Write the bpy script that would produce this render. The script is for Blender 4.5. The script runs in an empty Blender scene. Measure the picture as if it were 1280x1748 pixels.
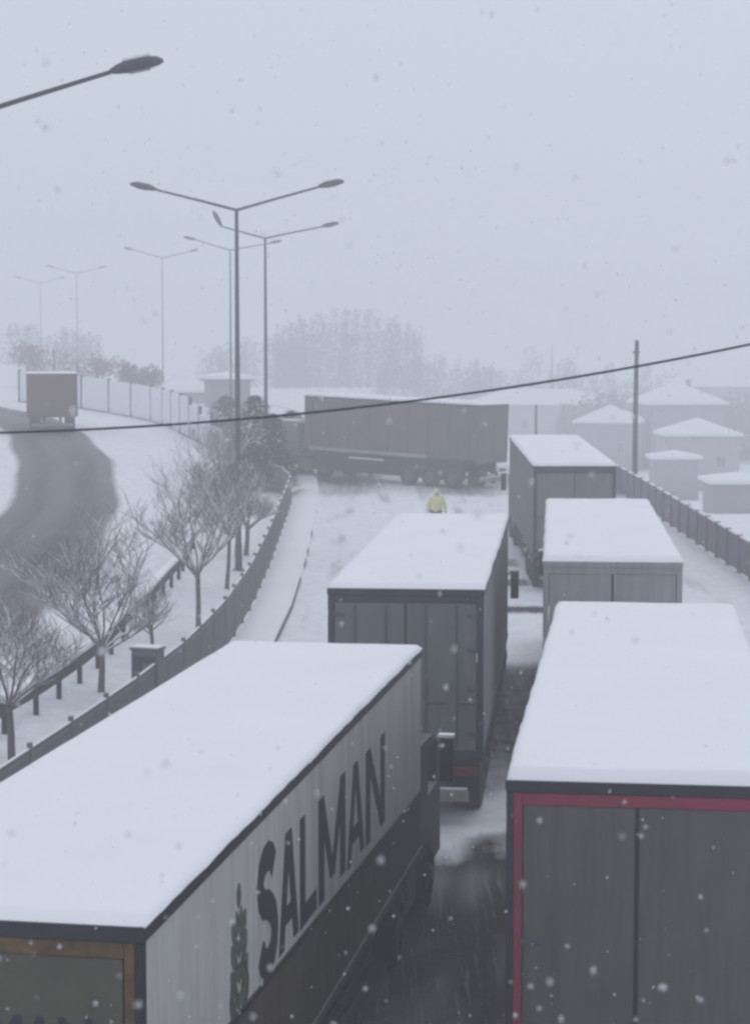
import bpy, bmesh, math, random
from mathutils import Vector, Matrix, noise
random.seed(7)
S = bpy.context.scene
C = S.collection
R = math.radians

# ------------------------------------------------------------------ camera, sky, sun, exposure
cam_d = bpy.data.cameras.new('camera')
cam = bpy.data.objects.new('camera', cam_d); C.objects.link(cam)
cam.location = (0, 0, 8.0)
cam.rotation_euler = (R(90 - 4.80), 0, 0)
cam_d.sensor_fit = 'HORIZONTAL'; cam_d.sensor_width = 36.0
cam_d.lens = 36.0 * 3500 / 1280
cam_d.clip_start = 0.1; cam_d.clip_end = 4000
cam_d.dof.use_dof = True; cam_d.dof.focus_distance = 40; cam_d.dof.aperture_fstop = 7.0
S.camera = cam

SUN_EL, SUN_AZ = 52, 20
w = bpy.data.worlds.new('World'); S.world = w; w.use_nodes = True
nt = w.node_tree; nt.nodes.clear()
sky = nt.nodes.new('ShaderNodeTexSky'); sky.sky_type = 'NISHITA'; sky.sun_disc = False
sky.sun_elevation = R(SUN_EL); sky.sun_rotation = R(SUN_AZ)
sky.air_density = 1.0; sky.dust_density = 6.0; sky.ozone_density = 1.0
mix = nt.nodes.new('ShaderNodeMix'); mix.data_type = 'RGBA'
mix.inputs['Factor'].default_value = 0.93            # even snow cloud over the clear sky
mix.inputs[7].default_value = (6.20, 6.76, 7.90, 1)
bg = nt.nodes.new('ShaderNodeBackground'); bg.inputs['Strength'].default_value = 0.1
wo = nt.nodes.new('ShaderNodeOutputWorld')
nt.links.new(sky.outputs[0], mix.inputs[6]); nt.links.new(mix.outputs[2], bg.inputs[0]); nt.links.new(bg.outputs[0], wo.inputs[0])

sd = bpy.data.lights.new('sun', 'SUN'); sd.energy = 0.5; sd.angle = R(40); sd.color = (1, .97, .93)
sun = bpy.data.objects.new('sun', sd); C.objects.link(sun)
sun.rotation_euler = (R(90 - SUN_EL), 0, R(180 - SUN_AZ))

S.view_settings.view_transform = 'Standard'; S.view_settings.look = 'None'
S.view_settings.exposure = 0.0; S.view_settings.gamma = 1.0; S.view_settings.use_curve_mapping = False
S.render.engine = 'CYCLES'
S.cycles.use_denoising = True
S.cycles.max_bounces = 8; S.cycles.diffuse_bounces = 4; S.cycles.volume_bounces = 2
S.cycles.transparent_max_bounces = 24
S.cycles.filter_width = 2.8
HAZE = 0.0046

# ------------------------------------------------------------------ materials
def mat(name, col, rough=0.7, var=0.15, scale=3.0, metal=0.0, bump=0.0, bscale=20.0, dirt=None, dirt_amt=0.0, streak=False, spec=0.4):
    m = bpy.data.materials.new(name); m.use_nodes = True
    n = m.node_tree; b = n.nodes['Principled BSDF']
    b.inputs['Roughness'].default_value = rough; b.inputs['Metallic'].default_value = metal
    b.inputs['Specular IOR Level'].default_value = spec
    tc = n.nodes.new('ShaderNodeTexCoord'); mp = n.nodes.new('ShaderNodeMapping')
    n.links.new(tc.outputs['Object'], mp.inputs[0])
    nz = n.nodes.new('ShaderNodeTexNoise'); nz.inputs['Scale'].default_value = scale; nz.inputs['Detail'].default_value = 6
    n.links.new(mp.outputs[0], nz.inputs['Vector'])
    rp = n.nodes.new('ShaderNodeValToRGB')
    rp.color_ramp.elements[0].position = .3; rp.color_ramp.elements[1].position = .7
    rp.color_ramp.elements[0].color = (*[c * (1 - var) for c in col], 1)
    rp.color_ramp.elements[1].color = (*[min(1, c * (1 + var)) for c in col], 1)
    n.links.new(nz.outputs['Fac'], rp.inputs[0]); out = rp.outputs[0]
    if dirt:
        mp2 = n.nodes.new('ShaderNodeMapping'); n.links.new(tc.outputs['Object'], mp2.inputs[0])
        if streak: mp2.inputs['Scale'].default_value = (5, 5, .5)
        n2 = n.nodes.new('ShaderNodeTexNoise'); n2.inputs['Scale'].default_value = 1.3; n2.inputs['Detail'].default_value = 8
        n2.inputs['Roughness'].default_value = .65
        n.links.new(mp2.outputs[0], n2.inputs['Vector'])
        r2 = n.nodes.new('ShaderNodeValToRGB'); r2.color_ramp.elements[0].position = .42; r2.color_ramp.elements[1].position = .72
        r2.color_ramp.elements[1].color = (dirt_amt,) * 3 + (1,)
        n.links.new(n2.outputs['Fac'], r2.inputs[0])
        mx = n.nodes.new('ShaderNodeMix'); mx.data_type = 'RGBA'; mx.inputs[7].default_value = (*dirt, 1)
        n.links.new(r2.outputs[0], mx.inputs['Factor']); n.links.new(out, mx.inputs[6]); out = mx.outputs[2]
    n.links.new(out, b.inputs['Base Color'])
    if bump:
        n3 = n.nodes.new('ShaderNodeTexNoise'); n3.inputs['Scale'].default_value = bscale; n3.inputs['Detail'].default_value = 5
        n.links.new(tc.outputs['Object'], n3.inputs['Vector'])
        bp = n.nodes.new('ShaderNodeBump'); bp.inputs['Strength'].default_value = bump; bp.inputs['Distance'].default_value = .03
        n.links.new(n3.outputs['Fac'], bp.inputs['Height']); n.links.new(bp.outputs[0], b.inputs['Normal'])
    return m

M = {}
M['snow'] = mat('snow', (.86, .86, .88), .8, .02, .6, bump=.35, bscale=4)
M['door_grey'] = mat('door_grey', (.132, .119, .112), .55, .1, 2, dirt=(.065, .062, .055), dirt_amt=.55, streak=True)
M['door_dark'] = mat('door_dark', (.165, .165, .165), .5, .1, 2, dirt=(.085, .085, .085), dirt_amt=.4, streak=True)
M['door_silver'] = mat('door_silver', (.33, .345, .345), .45, .08, 2, dirt=(.15, .15, .15), dirt_amt=.5, streak=True)
M['door_olive'] = mat('door_olive', (.105, .095, .068), .6, .2, 2.5, dirt=(.06, .052, .04), dirt_amt=.7)
M['panel_white'] = mat('panel_white', (.52, .51, .49), .5, .05, 1.5, dirt=(.27, .26, .24), dirt_amt=.55, streak=True)
M['panel_grey'] = mat('panel_grey', (.21, .21, .215), .55, .07, 1.5, dirt=(.08, .08, .08), dirt_amt=.6, streak=True)
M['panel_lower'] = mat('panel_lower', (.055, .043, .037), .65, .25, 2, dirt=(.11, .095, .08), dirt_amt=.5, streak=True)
M['panel_pink'] = mat('panel_pink', (.17, .115, .105), .6, .12, 1.0, dirt=(.12, .11, .115), dirt_amt=.6, streak=True)
M['panel_moss'] = mat('panel_moss', (.135, .13, .115), .6, .1, 1.0, dirt=(.08, .08, .08), dirt_amt=.5, streak=True)
M['black'] = mat('black_rubber', (.018, .018, .022), .5, .2, 8)
M['rail_dark'] = mat('rail_dark', (.03, .032, .045), .45, .15, 4)
M['chassis'] = mat('chassis_black', (.025, .024, .026), .7, .3, 5, dirt=(.07, .065, .06), dirt_amt=.6)
M['red'] = mat('red_paint', (.32, .028, .075), .5, .15, 4, dirt=(.10, .05, .055), dirt_amt=.7)
M['orange'] = mat('orange_paint', (.14, .082, .032), .65, .4, 5, dirt=(.06, .05, .043), dirt_amt=.95)
M['lamp_red'] = mat('lamp_red', (.13, .02, .025), .3, .2, 10)
M['bumper'] = mat('bumper_beige', (.26, .235, .21), .6, .12, 6, dirt=(.10, .09, .08), dirt_amt=.4)
M['letter'] = mat('letter_dark', (.028, .03, .042), .5, .15, 5)
M['emblem'] = mat('emblem_green', (.085, .10, .085), .6, .25, 6)
M['rub'] = mat('rub_rail_dirty', (.13, .115, .105), .6, .2, 6, dirt=(.06, .05, .045), dirt_amt=.7)
M['cab'] = mat('cab_paint', (.16, .17, .19), .4, .1, 2, dirt=(.08, .08, .08), dirt_amt=.5)
M['cab_dark'] = mat('cab_dark', (.045, .047, .052), .5, .15, 2, dirt=(.07, .07, .07), dirt_amt=.5)
M['steel'] = mat('steel', (.10, .105, .115), .5, .12, 5, metal=.2)
M['pole'] = mat('galvanised_pole', (.085, .09, .105), .55, .12, 3)
M['lens'] = mat('lamp_lens', (.22, .23, .25), .3, .08, 3)
M['cable'] = mat('cable_grey', (.05, .05, .065), .6, .1, 5)
M['wood'] = mat('wood_pole', (.07, .065, .065), .85, .25, 6, bump=.3)
M['bark'] = mat('bark', (.13, .12, .125), .9, .25, 9, bump=.3)
M['bark_red'] = mat('bark_red', (.24, .15, .16), .9, .2, 5)
M['fence'] = mat('fence_paint', (.12, .135, .14), .55, .15, 4)
M['fence_panel'] = mat('fence_panel', (.17, .15, .19), .7, .12, 3, dirt=(.07, .07, .08), dirt_amt=.5)
M['concrete'] = mat('concrete', (.30, .30, .31), .85, .12, 2, bump=.3)
M['needles'] = mat('needles', (.014, .028, .03), .8, .3, 4)
M['far_leaf'] = mat('far_twigs', (.11, .11, .12), .9, .2, 1)
M['cabinet'] = mat('cabinet_green', (.12, .15, .14), .5, .15, 5, dirt=(.05, .055, .05), dirt_amt=.6)
M['hivis'] = mat('hivis_yellow', (.78, .80, .40), .8, .08, 4)
M['trousers'] = mat('trousers_dark', (.05, .05, .06), .9, .2, 6)
M['skin'] = mat('skin', (.45, .29, .22), .6, .05, 6)
M['wall'] = mat('house_wall', (.36, .35, .35), .9, .08, 1)
M['wall_b'] = mat('house_wall_dark', (.24, .24, .26), .9, .08, 1)
M['glass'] = mat('window_glass', (.10, .105, .12), .15, .1, 2)
M['frame'] = mat('window_frame', (.4, .4, .41), .6, .05, 2)
M['truck_red'] = mat('truck_red', (.175, .085, .077), .6, .15, 1.5, dirt=(.13, .10, .095), dirt_amt=.5)

def ground_mat():
    m = bpy.data.materials.new('snowy_ground'); m.use_nodes = True
    n = m.node_tree; b = n.nodes['Principled BSDF']; L = n.links.new
    at = n.nodes.new('ShaderNodeAttribute'); at.attribute_name = 'wet_shade'
    tc = n.nodes.new('ShaderNodeTexCoord')
    def nz(scale, det, vec=None, rough=.6):
        q = n.nodes.new('ShaderNodeTexNoise'); q.inputs['Scale'].default_value = scale; q.inputs['Detail'].default_value = det
        q.inputs['Roughness'].default_value = rough
        L(vec or tc.outputs['Object'], q.inputs['Vector']); return q.outputs['Fac']
    def math_(op, a, c=None):
        q = n.nodes.new('ShaderNodeMath'); q.operation = op
        for i, v in enumerate((a, c)):
            if v is None: continue
            if isinstance(v, (int, float)): q.inputs[i].default_value = v
            else: L(v, q.inputs[i])
        return q.outputs[0]
    mp = n.nodes.new('ShaderNodeMapping'); mp.inputs['Scale'].default_value = (3.0, .22, 1); mp.inputs['Rotation'].default_value = (0, 0, R(-6))
    L(tc.outputs['Object'], mp.inputs[0])
    streaks = nz(1.6, 6, mp.outputs[0]); clumps = nz(2.2, 8); fine = nz(14, 5)
    nse = math_('ADD', math_('MULTIPLY', streaks, .5), math_('MULTIPLY', clumps, .5))
    # snow where wet + noise is low
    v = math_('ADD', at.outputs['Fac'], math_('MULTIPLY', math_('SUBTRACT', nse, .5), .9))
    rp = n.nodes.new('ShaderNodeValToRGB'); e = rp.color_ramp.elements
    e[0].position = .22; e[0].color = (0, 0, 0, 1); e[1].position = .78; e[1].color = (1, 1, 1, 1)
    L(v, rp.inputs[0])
    asp = n.nodes.new('ShaderNodeValToRGB'); e = asp.color_ramp.elements
    e[0].color = (.006, .006, .007, 1); e[1].color = (.028, .026, .027, 1); e[0].position = .35; e[1].position = .75
    L(fine, asp.inputs[0])
    slush = n.nodes.new('ShaderNodeMix'); slush.data_type = 'RGBA'; slush.inputs[7].default_value = (.15, .145, .15, 1)
    sr = n.nodes.new('ShaderNodeValToRGB'); sr.color_ramp.elements[0].position = .5; sr.color_ramp.elements[1].position = .72
    sr.color_ramp.elements[1].color = (.28, .28, .28, 1)
    L(streaks, sr.inputs[0]); sa = n.nodes.new('ShaderNodeAttribute'); sa.attribute_name = 'slush'
    L(math_('MAXIMUM', math_('MULTIPLY', sr.outputs[0], .5), sa.outputs['Fac']), slush.inputs['Factor']); L(asp.outputs[0], slush.inputs[6])
    m3 = n.nodes.new('ShaderNodeMapping'); m3.inputs['Scale'].default_value = (9.0, .30, 1); m3.inputs['Rotation'].default_value = (0, 0, R(7))
    L(tc.outputs['Object'], m3.inputs[0])
    fr_ = n.nodes.new('ShaderNodeValToRGB'); fr_.color_ramp.elements[0].position = .53; fr_.color_ramp.elements[1].position = .70
    fr_.color_ramp.elements[1].color = (.95, .95, .95, 1)
    L(nz(1.0, 7, m3.outputs[0], .7), fr_.inputs[0])
    tr = n.nodes.new('ShaderNodeMix'); tr.data_type = 'RGBA'; tr.inputs[7].default_value = (.22, .21, .215, 1)
    L(fr_.outputs[0], tr.inputs['Factor']); L(slush.outputs[2], tr.inputs[6])
    mx = n.nodes.new('ShaderNodeMix'); mx.data_type = 'RGBA'
    sn = n.nodes.new('ShaderNodeValToRGB'); e = sn.color_ramp.elements
    e[0].color = (.72, .73, .75, 1); e[1].color = (.86, .86, .88, 1); e[0].position = .3; e[1].position = .6
    L(clumps, sn.inputs[0])
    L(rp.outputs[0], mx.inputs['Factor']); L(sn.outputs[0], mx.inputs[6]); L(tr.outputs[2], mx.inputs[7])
    L(mx.outputs[2], b.inputs['Base Color'])
    rr = n.nodes.new('ShaderNodeMapRange'); rr.inputs['To Min'].default_value = .85; rr.inputs['To Max'].default_value = .62
    L(rp.outputs[0], rr.inputs['Value']); L(rr.outputs[0], b.inputs['Roughness'])
    b.inputs['Specular IOR Level'].default_value = .08
    bp = n.nodes.new('ShaderNodeBump'); bp.inputs['Strength'].default_value = .5; bp.inputs['Distance'].default_value = .08
    L(math_('ADD', clumps, math_('MULTIPLY', fine, .3)), bp.inputs['Height']); L(bp.outputs[0], b.inputs['Normal'])
    return m
M['ground'] = ground_mat()

# ------------------------------------------------------------------ mesh helpers
class MB:
    def __init__(s): s.v = []; s.f = []
    def add(s, vs, fs):
        o = len(s.v); s.v += [tuple(v) for v in vs]; s.f += [tuple(i + o for i in f) for f in fs]; return s
    def box(s, x0, x1, y0, y1, z0, z1, bev=0.0, mtx=None):
        if bev > 0:
            bm = bmesh.new()
            bmesh.ops.create_cube(bm, size=1, matrix=Matrix.Translation(((x0+x1)/2, (y0+y1)/2, (z0+z1)/2)) @ Matrix.Diagonal((x1-x0, y1-y0, z1-z0, 1)))
            bmesh.ops.bevel(bm, geom=bm.edges[:], offset=bev, segments=2, affect='EDGES', profile=.6)
            bm.verts.index_update()
            vs = [v.co.copy() for v in bm.verts]; fs = [[v.index for v in f.verts] for f in bm.faces]; bm.free()
        else:
            vs = [Vector(p) for p in ((x0,y0,z0),(x1,y0,z0),(x1,y1,z0),(x0,y1,z0),(x0,y0,z1),(x1,y0,z1),(x1,y1,z1),(x0,y1,z1))]
            fs = [(3,2,1,0),(4,5,6,7),(0,1,5,4),(1,2,6,5),(2,3,7,6),(3,0,4,7)]
        if mtx: vs = [mtx @ Vector(v) for v in vs]
        return s.add(vs, fs)
    def tube(s, pts, rads, n=6, cap=True):
        pts = [Vector(p) for p in pts]; rings = []; k = len(pts)
        up = None
        for i, p in enumerate(pts):
            d = (pts[min(i+1, k-1)] - pts[max(i-1, 0)]).normalized()
            if up is None:
                up = Vector((0, 0, 1)) if abs(d.z) < .9 else Vector((1, 0, 0))
            a = d.cross(up).normalized(); b = d.cross(a).normalized(); up = b if abs(d.dot(b)) < .9 else up
            up = a.cross(d)
            rings.append([p + (a * math.cos(t * 2 * math.pi / n) + b * math.sin(t * 2 * math.pi / n)) * rads[i] for t in range(n)])
        vs = [v for r in rings for v in r]; fs = []
        for i in range(k - 1):
            for t in range(n):
                u = (t + 1) % n; fs.append((i*n+t, i*n+u, (i+1)*n+u, (i+1)*n+t))
        if cap: fs.append(tuple(range(n))[::-1]); fs.append(tuple((k-1)*n+t for t in range(n)))
        return s.add(vs, fs)
    def cyl(s, c, axis, r, length, n=20):
        a = Vector(axis).normalized() * length / 2; c = Vector(c); return s.tube([c - a, c + a], [r, r], n)
    def build(s, name, m, parent=None, smooth=False, kind=None):
        me = bpy.data.meshes.new(name); me.from_pydata(s.v, [], s.f); me.materials.append(M[m] if isinstance(m, str) else m)
        bm = bmesh.new(); bm.from_mesh(me); bmesh.ops.recalc_face_normals(bm, faces=bm.faces); bm.to_mesh(me); bm.free()
        if smooth: me.polygons.foreach_set('use_smooth', [True] * len(me.polygons))
        o = bpy.data.objects.new(name, me); C.objects.link(o)
        if parent: o.parent = parent
        if kind: o['kind'] = kind
        return o
def tag(o, label, cat, group=None):
    o['label'] = label; o['category'] = cat
    if group: o['group'] = group
    return o
def thing(name, label, cat, loc=(0, 0, 0), rz=0, rx=0, group=None):
    o = bpy.data.objects.new(name, None); o.empty_display_size = .3; C.objects.link(o)
    o.location = loc; o.rotation_euler = (rx, 0, rz)
    return tag(o, label, cat, group)
def link_copy(me_obj, parent, name=None):
    c = me_obj.copy(); C.objects.link(c); c.parent = parent; return c
def box(name, m, parent, *a, bev=0.0):
    return MB().box(*a, bev=bev).build(name, m, parent)
def lerp_tab(tab, y):
    if y <= tab[0][0]: return tab[0][1:]
    for a, b in zip(tab, tab[1:]):
        if y <= b[0]:
            t = (y - a[0]) / (b[0] - a[0]); return [p + (q - p) * t for p, q in zip(a[1:], b[1:])]
    return tab[-1][1:]
def sstep(a, b, x):
    t = max(0, min(1, (x - a) / (b - a))); return t * t * (3 - 2 * t)

# ------------------------------------------------------------------ terrain
def bend(y): return -max(0, y - 85) ** 2 / 740 if y < 260 else bend(259.9) - (y - 260) * .45
def z_road(y):
    if y < 45: return 0.0
    if y < 65: return .02 * (y - 45) ** 2 / 40
    if y < 195: return .02 * (y - 55)
    return 2.8 - 2.6 * sstep(195, 255, y)
FENCE = [(-30, -10.5), (20, -7.2), (31, -5.95), (35, -5.4), (40, -4.75), (45.5, -4.2), (52, -3.85), (60, -3.65), (70, -3.6), (86, -3.7)]
def x_fence(y): return lerp_tab(FENCE, y)[0] if y < 86 else -3.7 + bend(y)
def x_kerb(y): return x_fence(y) + 1.2
#        y    right   left    z
LROAD = [(-30, -14.0, -20.0, .2), (20, -9.2, -14.5, .3), (40, -8.9, -13.2, .5), (58, -9.0, -13.1, .9), (66, -9.2, -13.2, 1.12), (73, -9.6, -13.5, 1.35),
         (79, -10.1, -14.0, 1.55), (85.5, -11.0, -14.8, 1.9), (92, -11.9, -15.8, 2.15), (98, -12.9, -17.0, 2.42), (111, -15.9, -19.6, 3.0),
         (125, -20, -24, 3.4), (150, -31, -35, 3.8), (180, -48, -53, 4.2), (260, -110, -118, 4.5), (800, -560, -575, 4.5)]
_cache = {}
def lroad(y):
    k = round(y, 2)
    if k not in _cache:
        a = [lerp_tab(LROAD, y + d) for d in (-3, -1.5, 0, 1.5, 3)]
        _cache[k] = [sum(q[i] for q in a) / 5 for i in range(3)]
    return _cache[k]
def x_right(y): return 12.2 + (0 if y < 85 else bend(y) * .8) - max(0, min(1, (y - 60) / 40)) * .7
def height(x, y):
    lr, ll, zl = lroad(y); zr = z_road(y); xf = x_fence(y); xr = x_right(y)
    if x <= lr: z = zl + (.25 * sstep(ll, ll - 3, x) if x < ll else 0)
    elif x < xf: z = zr + (zl - zr) * ((xf - x) / (xf - lr)) ** (1.3 - .55 * sstep(68, 100, y))
    elif x <= xr: z = zr
    else: z = zr - (3.0 + zr + 4.2 * sstep(110, 200, y)) * sstep(xr, xr + 9, x)
    z += .10 * noise.noise((x * .25, y * .25, 3)) * (1 if (x < xf - .3 and x > lr + .2) or x < ll - .5 or x > xr + 1 else 0)
    if 30 < y < 130 and x_kerb(y) + .3 < x < xr - .5:
        z += .035 * noise.noise((x * 1.6, y * .35, 7)) + .02 * noise.noise((x * 4, y * 2, 1))
    return z
def wet_shade_at(x, y):
    lr, ll, zl = lroad(y)
    q = noise.noise((x * .3, y * .12, 5))
    if ll - 1.2 < x < lr + 1.2:
        jt = .2 * noise.noise((0, y * .13, 6)); e = sstep(ll - .7, ll + .3, x + jt) * sstep(lr + .6, lr - .3, x + jt)
        u = (x - ll) / (lr - ll)
        return e * (1.02 + .06 * math.cos(u * math.pi * 4) + .15 * q + .16 * noise.noise((u * 9, y * .07, 2)))
    xk = x_kerb(y)
    if x < xk or x > x_right(y): return 0.0
    e = 0.0
    c = .5 + max(0, y - 14) * .1                       # trodden lane between the queues
    wid = 2.6 if y < 30 else 1.6
    lane = sstep(wid + 1.2, wid - .2, abs(x - c))
    e = lane * (1.08 - .75 * max(0, noise.noise(((x - .125 * y) * 5.5, y * .12, 14)) - .2) * sstep(22, 30, y) if y < 33 else 0)
    if y >= 33: e = lane * (.5 + .25 * sstep(36, 42, y) - .75 * sstep(49, 51.5, y))
    if 30 < y < 37 and .6 < x < 3.6: e *= 1 - .95 * sstep(30.5, 33.4, y + 1.6 * noise.noise((x * 1.4, y * .5, 8))) * sstep(36.4, 34.2, y + noise.noise((x * 1.4, 2, 8)))
    for yb, hw, s in ((59.7, .55, .85), (65.5, .6, .7), (70.6, .8, .6)):   # dark cross-wise bands
        if 2.6 < x < 5: e = max(e, s * sstep(hw + .5, hw - .1, abs(y - yb)))
    if y > 55:                                          # faint ruts of the lane
        u = x - bend(y)
        for xr_ in (-1.2, .5, 2.4, 3.6):
            e = max(e, .40 * sstep(.45, .1, abs(u - xr_ + .35 * noise.noise((0, y * .05, xr_)))) * (.6 + noise.noise((xr_, y * .2, 1))))
        if -2.2 < u < 11.5: e = max(e, .30 * max(0, .35 + noise.noise((u * 1.1, y * .16, 21)) + .5 * noise.noise((u * 3.2, y * .6, 22))))
        if y > 90: e = max(e, .62 * sstep(92, 97, y) * sstep(125, 108, y) * sstep(-6, -3, x) * (.8 + q))  # shade under the sideways trailer painted into the ground, with churned snow
    if y > 30 and y < 60:
        for xr_ in (-1.0, -1.6):
            e = max(e, .22 * sstep(.3, .05, abs(x - xr_ - .3 * noise.noise((0, y * .08, xr_)))))
    return e
def slush_at(x, y):
    lr, ll, zl = lroad(y)
    if ll - 1.5 < x < lr + 1.5:
        u = (x - ll) / (lr - ll)
        return max(0, min(1, .84 + .26 * math.cos(u * math.pi * 4 + .6) + .5 * noise.noise((u * 5, y * .05, 4)) + .35 * noise.noise((u * 14, y * .12, 9))))
    if x > x_kerb(y) and y < 60:
        a = x - .125 * y
        return max(0, 2.6 * max(0, noise.noise((a * 6.5, y * .09, 12)) - .12) + .9 * max(0, noise.noise((x * 1.3, y * .45, 3)) - .1) + .7 * max(0, noise.noise((a * 13, y * .3, 5)) - .2))
    return .2
ys = []; y = -30.0
while y < 700:
    ys.append(y); y += .5 if 8 < y < 125 else (2.0 if y < 10 else 4 + max(0, y - 160) * .06)
def strip(name, cols, kind='structure'):
    """cols(y) -> list of x positions, same count on every row"""
    rows = [cols(y) for y in ys]; n = len(rows[0]); vs = []; wv = []
    for y, row in zip(ys, rows):
        for x in row: vs.append((x, y, height(x, y))); wv.append(wet_shade_at(x, y))
    fs = [(i*n+j, i*n+j+1, (i+1)*n+j+1, (i+1)*n+j) for i in range(len(ys)-1) for j in range(n-1)]
    o = MB().add(vs, fs).build(name, 'ground', smooth=True); o['kind'] = kind
    a = o.data.attributes.new('wet_shade', 'FLOAT', 'POINT'); a.data.foreach_set('value', wv)
    a = o.data.attributes.new('slush', 'FLOAT', 'POINT'); a.data.foreach_set('value', [slush_at(v[0], v[1]) for v in vs])
    return o
def lin(a, b, n): return [a + (b - a) * i / n for i in range(n + 1)]
def c_left(y):
    lr, ll, z = lroad(y); return [ll - 700, ll - 200, ll - 80, ll - 40, ll - 20] + lin(ll - 12, ll - .6, 10)
strip('ground', c_left)
strip('road', lambda y: lin(lroad(y)[1] - .6, lroad(y)[0] + .6, 18))['label'] = 'dark slushy carriageway on the left curving uphill'
strip('verge', lambda y: lin(lroad(y)[0] + .6, x_fence(y), 14))
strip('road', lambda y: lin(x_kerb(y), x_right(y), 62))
strip('field', lambda y: lin(x_right(y), x_right(y) + 10, 12) + [x_right(y) + q for q in (20, 40, 90, 250, 800)])
# raised pavement with its kerb, along the fence
mb = MB(); vs = []; py = [y for y in ys if y < 130]
for y in py:
    a, b = x_fence(y), x_kerb(y); zr = z_road(y)
    for x, z in ((a, height(a, y)), (a + .25, zr + .12), ((a+b)/2, zr + .15), (b - .17, zr + .14)): vs.append((x, y, z + .012 * noise.noise((x*2, y*2, 0))))
mb.add(vs, [(i*4+j, i*4+j+1, (i+1)*4+j+1, (i+1)*4+j) for i in range(len(py)-1) for j in range(3)])
mb.build('pavement', 'snow', smooth=True, kind='structure')
vs = []
for y in py:
    b = x_kerb(y); zr = z_road(y); cov = .02 * noise.noise((0, y * .3, 9))
    vs += [(b - .17, y, zr + .14), (b, y, zr + .15 + cov), (b + .02, y, zr + .12), (b + .03, y, zr - .05)]
mk = MB().add(vs, [(i*4+j, i*4+j+1, (i+1)*4+j+1, (i+1)*4+j) for i in range(len(py)-1) for j in range(3)])
kb = mk.build('kerb', 'concrete', kind='structure')
M['kerb_dark'] = mat('kerb_dark', (.10, .10, .11), .8, .3, 3)
kb.data.materials.append(M['kerb_dark']); kb.data.materials.append(M['snow'])
for p in kb.data.polygons: p.material_index = 1 if p.index % 3 and not (p.center.y > 66 and noise.noise((p.center.y * .35, 0, 2)) > -.28 + .012 * (90 - p.center.y)) else 2

# ------------------------------------------------------------------ articulated lorries
def snow_cap(name, parent, x0, x1, y0, y1, z, t, seed, nx=22, ny=110):
    vs = []; fs = []
    for j in range(ny + 1):
        for i in range(nx + 1):
            u, v = i / nx, j / ny
            x = x0 + (x1 - x0) * (.5 - .5 * math.cos(math.pi * u) if True else u); yy = y0 + (y1 - y0) * v
            ex = min(x - x0, x1 - x); ey = min(yy - y0, y1 - yy); e = max(0.0, min(ex, ey))
            h = t * (1 - (1 - min(1, e / .07)) ** 2) ** .5 if e < .07 else t
            wob = (.02 * noise.noise((seed, yy * .9, x0)) + .012 * noise.noise((seed, yy * 3.1, x0))) * (1 if ex < .02 else 0)
            h += (.03 * noise.noise((x * .8 + seed, yy * .5, 0)) + .012 * noise.noise((x * 3 + seed, yy * 2.2, 0))) * min(1, e / .3)
            vs.append((x + wob * (1 if u > .5 else -1), yy, z + max(h, .004)))
    n = nx + 1
    fs = [(j*n+i, j*n+i+1, (j+1)*n+i+1, (j+1)*n+i) for j in range(ny) for i in range(nx)]
    o = MB().add(vs, fs).build(name, 'snow', parent, smooth=True)
    # skirt
    return o
def text_mesh(body, name, height_, width_, m, parent, mtx, depth=.006, bold=.02):
    cu = bpy.data.curves.new(name, 'FONT'); cu.body = body; cu.extrude = depth; cu.offset = bold; cu.resolution_u = 4
    t = bpy.data.objects.new('tmp_text', cu); C.objects.link(t)
    dg = bpy.context.evaluated_depsgraph_get(); dg.update()
    me = bpy.data.meshes.new_from_object(t.evaluated_get(dg)); bpy.data.objects.remove(t)
    xs = [v.co.x for v in me.vertices]; yy = [v.co.y for v in me.vertices]
    sx = width_ / (max(xs) - min(xs)); sy = height_ / (max(yy) - min(yy)); ox, oy = min(xs), min(yy)
    for v in me.vertices: v.co = Vector(((v.co.x - ox) * sx, (v.co.y - oy) * sy, v.co.z))
    me.materials.clear(); me.materials.append(M[m])
    me.transform(mtx); me.name = name
    o = bpy.data.objects.new(name, me); C.objects.link(o); o.parent = parent; return o
def wheel(parent, x, y, r=.5, w=.34):
    s = 1 if x > 0 else -1
    prof = [(0, r*.62), (.02, r*.9), (.06, r), (w-.06, r), (w-.02, r*.9), (w, r*.62)]
    n = 22; vs = []; fs = []
    for a, rr in prof:
        for t in range(n):
            th = 2*math.pi*t/n; vs.append((x + s*(a - w/2), y + rr*math.cos(th), r + rr*math.sin(th)))
    for i in range(len(prof)-1):
        for t in range(n): fs.append((i*n+t, i*n+(t+1) % n, (i+1)*n+(t+1) % n, (i+1)*n+t))
    ty = MB().add(vs, fs).build('wheel', 'black', parent, smooth=True)
    k = MB().cyl((x + s*(w/2-.08), y, r), (1,0,0), r*.62, .06, 18); k.cyl((x + s*(w/2-.03), y, r), (1,0,0), r*.22, .1, 10)
    k.build('rim', 'steel', ty)
    return ty
HW = 1.275
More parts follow.
